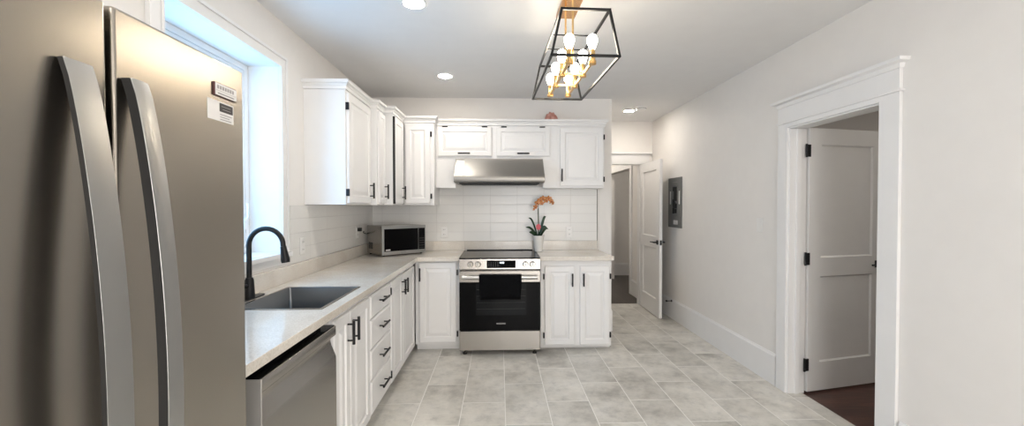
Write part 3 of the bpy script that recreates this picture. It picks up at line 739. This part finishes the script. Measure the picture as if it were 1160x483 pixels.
# ------------------------------------------------------------------ outlets, switch, breaker panel, door stop
def plate(name, label, cat, loc, rot, w_=.072, h=.117, kind='outlet', group=None):
    t = thing(name, label, cat, loc, rot, group)
    MB().box(-w_ / 2, w_ / 2, -.006, -.0006, -h / 2, h / 2).build('cover_plate', M['plastic'], t, bevel=.0025)
    if kind == 'outlet':
        for s in (-1, 1):
            s_ = MB().box(-.017, .017, -.009, -.0062, s * .026 - .015, s * .026 + .015).build('socket', M['plastic'], t, bevel=.003)
            mb = MB().box(-.009, -.006, -.0096, -.0091, s * .026 - .004, s * .026 + .007); mb.box(.006, .009, -.0096, -.0091, s * .026 - .004, s * .026 + .007)
            mb.build('slots', M['print_dark'], s_)
    else:
        MB().box(-.017, .017, -.009, -.0062, -.034, .034).build('rocker', M['plastic'], t, bevel=.002)
    return t
YTL = YT - .0005; XTL = XT + .0003
plate('wall_outlet', 'white double outlet on the back tiles left of the range', 'outlet', (-.606, YTL, 1.116), 0, group='white wall outlets')
plate('wall_outlet', 'white double outlet on the back tiles right of the orchid', 'outlet', (.770, YTL, 1.112), 0, group='white wall outlets')
plate('wall_outlet', 'white double outlet on the left tiles between window and wall cabinets', 'outlet', (XTL, 2.89, 1.125), HP, group='white wall outlets')
plate('wall_outlet', 'white outlet behind the microwave in the corner', 'outlet', (XTL, 3.99, 1.150), HP, group='white wall outlets')
lab_plug = tag(MB().box(XTL + .0105, XTL + .045, 3.972, 4.008, 1.158, 1.192).build('power_plug', M['rubber'], bevel=.004), 'black plug in the outlet behind the microwave', 'plug')
plate('light_switch', 'white rocker light switch on the right wall beside the doorway', 'switch', (XR - .0004, 3.305, 1.243), -HP, kind='switch')
t = thing('plug_in_air_freshener', 'small white plug-in device low on the far room wall', 'air freshener', (2.19, 8.131, .245))
MB().box(-.055, .055, -.05, -.0006, -.06, .06).build('housing', M['plastic'], t, bevel=.012)
MB().box(-.04, .04, -.035, -.001, -.115, -.0605).build('refill_bottle', M['print_grey'], t, bevel=.008)

t = thing('breaker_panel', 'grey electrical breaker panel recessed in the right wall by the hall', 'electrical panel', (XR - .0005, 4.93, 1.44), -HP)
# local x = -Y world ... rot -90: local x -> -Y, local -y -> -X
pw, ph = .375, .61
MB().cells([-pw / 2, -.045, .060, pw / 2], [-ph / 2, -.14, .20, ph / 2], lambda u, v: not (-.045 < u < .060 and -.14 < v < .20), -.010, -.0006, 'y').build('cover', M['panel_grey'], t, bevel=.001)
lab(MB().box(-.0445, .0595, -.0035, -.0008, -.139, .199).build('breaker_bay', M['panel_grey'], t), 'grey recess behind the breakers')
blk = [(-.002, .052, .02, .19), (-.035, -.004, .14, .19), (-.035, .010, -.06, .005), (.000, .045, -.13, -.075), (-.04, -.012, -.03, .04), (-.04, -.015, -.135, -.06), (.012, .05, -.07, -.01)]
for (a, b, c, d) in blk:
    lab(MB().box(a, b, -.022, -.0036, c, d).build('breaker_switch', M['rubber'], t, bevel=.002), 'black breaker')
lab(MB().box(-.135, -.105, -.0115, -.0102, -.02, .14).build('directory_label', M['plastic'], t), 'pale paper strip')
lab(MB().box(.115, .145, -.0115, -.0102, -.02, .14).build('directory_label', M['plastic'], t), 'pale paper strip')
o = lab(MB().box(-.03, .09, -.0115, -.0102, -.265, -.215).build('warning_label', M['paper'], t), 'white warning label')
mb = MB()
for k in range(3): mb.box(-.02, .08 - .02 * k, -.0119, -.0116, -.255 + .012 * k, -.252 + .012 * k)
mb.build('small_print', M['print_grey'], o)
mb = MB(); mb.box(-.06, .08, -.0115, -.0104, .245, .252); mb.build('embossed_text', M['print_grey'], t)

t = thing('door_stop', 'black rigid door stop screwed to the right baseboard', 'door stop', (XR - .0166, 4.98, .222), -HP)
MB().tube([(0, -.0005, 0), (0, -.008, 0)], .014, 14).build('base', M['black'], t)
MB().tube([(0, -.008, 0), (0, -.062, 0)], .005, 10).build('rod', M['black'], t)
MB().tube([(0, -.062, 0), (0, -.072, 0), (0, -.078, 0)], [.011, .011, .008], 12).build('tip', M['rubber'], t)
tag(MB().box(2.02, 2.058, 5.83, 5.87, .001, .085).build('doorway_wedge', M['rubber'], bevel=.006), 'black door holder on the floor just inside the far room', 'door holder')

# ------------------------------------------------------------------ ceiling lights
def pot(label, x, y, r=.062, z=H):
    t = thing('recessed_light', label, 'ceiling light', (x, y, z), 0, 'recessed ceiling lights')
    mb = MB().lathe([(r + .018, -.0006), (r + .018, -.003), (r + .006, -.007), (r, -.006), (r - .004, -.0012)], n=36, cap=False)
    mb.build('trim_ring', M['plastic'], t)
    MB().lathe([(r - .0045, -.0008), (r - .0045, -.0035), (r * .4, -.0045), (.001, -.0045)], n=36).build('lens', M['pot_lens'], t)
    return t
pot('recessed ceiling light nearest the camera, at the top edge of the photo', -.497, 2.415)
pot('recessed ceiling light over the left end of the range', -.495, 3.75)
pot('recessed ceiling light in the hall beside the smoke detector', 1.615, 5.06)
pot('added recessed light above the refrigerator, out of shot', -.50, 1.05)  # unseen lights added here and behind the camera to brighten the kitchen
pot('added unseen recessed light behind the camera on the left', -.50, -.6)
pot('added unseen recessed light behind the camera on the right', 1.35, -.6)
pot('added unseen recessed light in the side room', 3.0, 1.9)  # side room lights are added to brighten its open door
pot('added unseen recessed light at the back of the side room', 3.9, 3.0)
pot('added unseen recessed light in the far passage', 1.6, 6.7)  # lights beyond the hall are added to brighten the view through its door
pot('added unseen recessed light in the far room', 2.9, 7.1)
pot('added unseen recessed light at the end of the far passage', 1.5, 7.6)
t = thing('smoke_detector', 'round white smoke detector on the hall ceiling', 'smoke detector', (1.70, 4.87, H))
MB().lathe([(.068, -.0006), (.068, -.012), (.060, -.016), (.056, -.034), (.045, -.040), (.004, -.041)], n=32).build('housing', M['plastic'], t)
lab(MB().lathe([(.061, -.017), (.063, -.020), (.0605, -.024)], n=32, cap=False).build('vent_ring', M['print_grey'], t), 'grey vent slot')

# ------------------------------------------------------------------ chandelier
t = thing('linear_chandelier', 'black cage and brass linear chandelier with eight lit bulbs', 'chandelier', (.390, 2.29, H), math.radians(1.76))
MB().box(-.030, .085, -.24, .255, -.022, -.0006).build('canopy', M['copper'], t, bevel=.003)
zt, zb = 2.315 - H, 2.102 - H; L2 = .39; wt, wb = .113, .160; bt = .0055
def bar(mb, a, b, r=bt):
    a, b = Vector(a), Vector(b); d = (b - a).normalized()
    u = Vector((0, 0, 1)).cross(d)
    if u.length < .1: u = Vector((1, 0, 0))
    u.normalize(); v_ = d.cross(u); a = a - d * r; b = b + d * r
    mb.rings([[p + u * sx * r + v_ * sy * r for sx, sy in ((-1, -1), (1, -1), (1, 1), (-1, 1))] for p in (a, b)])
mb = MB()
T = {(sx, sy): (sx * wt, sy * L2, zt) for sx in (-1, 1) for sy in (-1, 1)}; B = {(sx, sy): (sx * wb, sy * L2, zb) for sx in (-1, 1) for sy in (-1, 1)}
for Q in (T, B):
    for a, b in (((-1, -1), (1, -1)), ((1, -1), (1, 1)), ((1, 1), (-1, 1)), ((-1, 1), (-1, -1))): bar(mb, Q[a], Q[b])
for k in T: bar(mb, T[k], B[k])
bar(mb, (-wt, .1, zt), (wt, .1, zt), .0028); bar(mb, (-wt, -.1, zt), (wt, -.1, zt), .0028)
mb.build('cage', M['black'], t, smooth=False)
for y in (-.10, .10): MB().tube([(0, y, -.022), (0, y, 2.118 - H)], .0055, 12).build('rod', M['brass'], t)
zr = 2.108 - H
for sx in (-1, 1):
    mb = MB(); bar(mb, (sx * .057, -.31, zr), (sx * .057, .33, zr), .006); mb.build('rail', M['brass'], t, smooth=False)
for y in (-.10, .10):
    mb = MB(); bar(mb, (-.057, y, zr), (.057, y, zr), .0055); mb.build('crossbar', M['brass'], t, smooth=False)
for y in (-.29, -.09, .11, .31):
    for sx in (-1, 1):
        s_ = MB().lathe([(.010, -.014), (.019, -.012), (.019, .004), (.014, .006), (.0135, .058), (.012, .060)], (sx * .057, y, zr), n=16).build('socket', M['brass'], t)
        MB().lathe([(.0118, .0605), (.0135, .066), (.019, .080), (.0245, .096), (.0255, .108), (.021, .122), (.012, .132), (.002, .135)], (sx * .057, y, zr), n=20).build('bulb', M['bulb'], s_)

# ------------------------------------------------------------------ orchid
t = thing('potted_orchid', 'orange orchid in a white pot on the worktop right of the range', 'orchid', (.412, 4.31, ZT))
MB().lathe([(.034, .0008), (.040, .004), (.060, .160), (.063, .166), (.063, .172), (.058, .172), (.056, .150), (.004, .148)], n=32).build('pot', M['ceramic'], t)
MB().lathe([(.055, .1485), (.050, .158), (.02, .162), (.002, .163)], n=20).build('soil', M['soil'], t)
def strap(az, L, rise, droop, wd, base_r=.01, z0=.158, curl=0):
    rows = []; N = 12
    for i in range(N + 1):
        u = i / N; r = base_r + L * u; z = z0 + rise * math.sin(min(1, u * 1.15) * PI / 2) - droop * u * u
        w_ = wd * math.sin(PI * min(1, .12 + u * .88)) ** .6 * (1 if u < .97 else .4)
        a = az + curl * u; c = Vector((r * math.cos(a), r * math.sin(a), z)); sd = Vector((-math.sin(a), math.cos(a), 0)) * .45 + Vector((-.55 * math.cos(a) * (1 if rise > .12 else .2), 0, .80)); sd.normalize()
        fold = Vector((0, -.25 * w_, 0)); rows.append([c - sd * w_ + fold, c, c + sd * w_ + fold])
    mb = MB().quadgrid(rows); o = mb.build('leaf', M['leaf'], t)
    md = o.modifiers.new('s', 'SOLIDIFY'); md.thickness = .0025
    sb = o.modifiers.new('d', 'SUBSURF'); sb.levels = 1; sb.render_levels = 1
strap(math.radians(186), .130, .110, .01, .017)
strap(math.radians(212), .115, .055, .0, .024)
strap(math.radians(176), .100, .200, .0, .013)
strap(math.radians(-12), .095, .135, .055, .030)
strap(math.radians(-52), .080, .085, .02, .032)
strap(math.radians(15), .085, .215, .0, .017, curl=.2)
strap(math.radians(-100), .06, .05, .02, .030)
stem = [(0, 0, .16), (-.002, 0, .26), (-.004, 0, .36), (-.006, 0, .44), (-.002, -.005, .49), (.03, -.012, .545), (.08, -.015, .568), (.13, -.015, .555)]
MB().tube(stem, [.004, .004, .0035, .0035, .003, .0025, .002, .0015], 8).build('flower_stem', M['stem'], t)
MB().tube([(.006, .006, .15), (.001, .006, .46)], .0026, 8).build('support_stick', M['stem'], t)
rows_ = [(-.002, -.010, .258, .028)]
mb = MB().rings([[(-.002 + .026 * math.cos(2 * PI * k / 20), -.008, .262 + .032 * math.sin(2 * PI * k / 20)) for k in range(20)], [(-.002 + .026 * math.cos(2 * PI * k / 20), -.0065, .262 + .032 * math.sin(2 * PI * k / 20)) for k in range(20)]])
lab(mb.build('plant_tag', M['tag_red'], t), 'round pink-red tag clipped to the stem')
def flower(c, size, yaw, pitch):
    mb = MB()
    for k, (a, l, wd) in enumerate(((90, 1, .62), (18, 1.05, .85), (162, 1.05, .85), (-54, .95, .6), (-126, .95, .6))):
        a = math.radians(a); rows = []
        for i in range(7):
            u = i / 6; ww = size * wd * .5 * math.sin(PI * (.10 + .88 * u)) ** .7
            c0_ = Vector((math.cos(a), 0, math.sin(a))) * size * l * (.08 + .92 * u) + Vector((0, -.004 - .25 * size * math.sin(u * PI) + .1 * size * u, 0))
            sd = Vector((-math.sin(a), 0, math.cos(a)))
            rows.append([c0_ - sd * ww + Vector((0, .003, 0)), c0_, c0_ + sd * ww + Vector((0, .003, 0))])
        mb.quadgrid(rows)
    o = mb.build('flower', M['petal'], t); o.location = c; o.rotation_euler = (pitch, 0, yaw)
    md = o.modifiers.new('s', 'SOLIDIFY'); md.thickness = .0012
    l_ = MB().ico((0, -.010, -.004), size * .20, 1, (1, 1.3, 1.2)); l_.build('lip', M['petal_lip'], o)
for c, s_, y_, p_ in (((-.035, -.02, .475), .030, .5, .2), ((-.015, -.03, .515), .032, -.3, -.1), ((.015, -.03, .545), .034, .2, .1), ((.045, -.03, .560), .036, -.2, -.2),
                      ((.075, -.03, .545), .036, .3, .1), ((.105, -.03, .562), .034, -.4, 0), ((.13, -.028, .535), .033, .6, .2), ((.03, -.025, .515), .030, .1, .3),
                      ((.148, -.02, .515), .026, .9, .4), ((-.05, -.01, .452), .022, .9, .5)):
    flower(c, s_, y_, p_)

# ------------------------------------------------------------------ pink ornament on the wall cabinets
rnd = random.Random(3)
mb = MB().ico((0, 0, 0), .072, 3, (1.0, .7, 1.25))
for v in mb.bm.verts:
    n = 1 + .10 * math.sin(v.co.x * 160 + 1) * math.cos(v.co.z * 120) + rnd.uniform(-.05, .05); v.co *= n
    v.co.z = max(v.co.z, -.02)
zm = min(v.co.z for v in mb.bm.verts); bmesh.ops.translate(mb.bm, verts=mb.bm.verts, vec=(0, 0, -zm))
o = mb.build('pink_ornament', M['pink'], smooth=False, loc=(.555, 4.40, 2.3008))
tag(o, 'rough pink rock-like ornament on top of the wall cabinets', 'ornament')
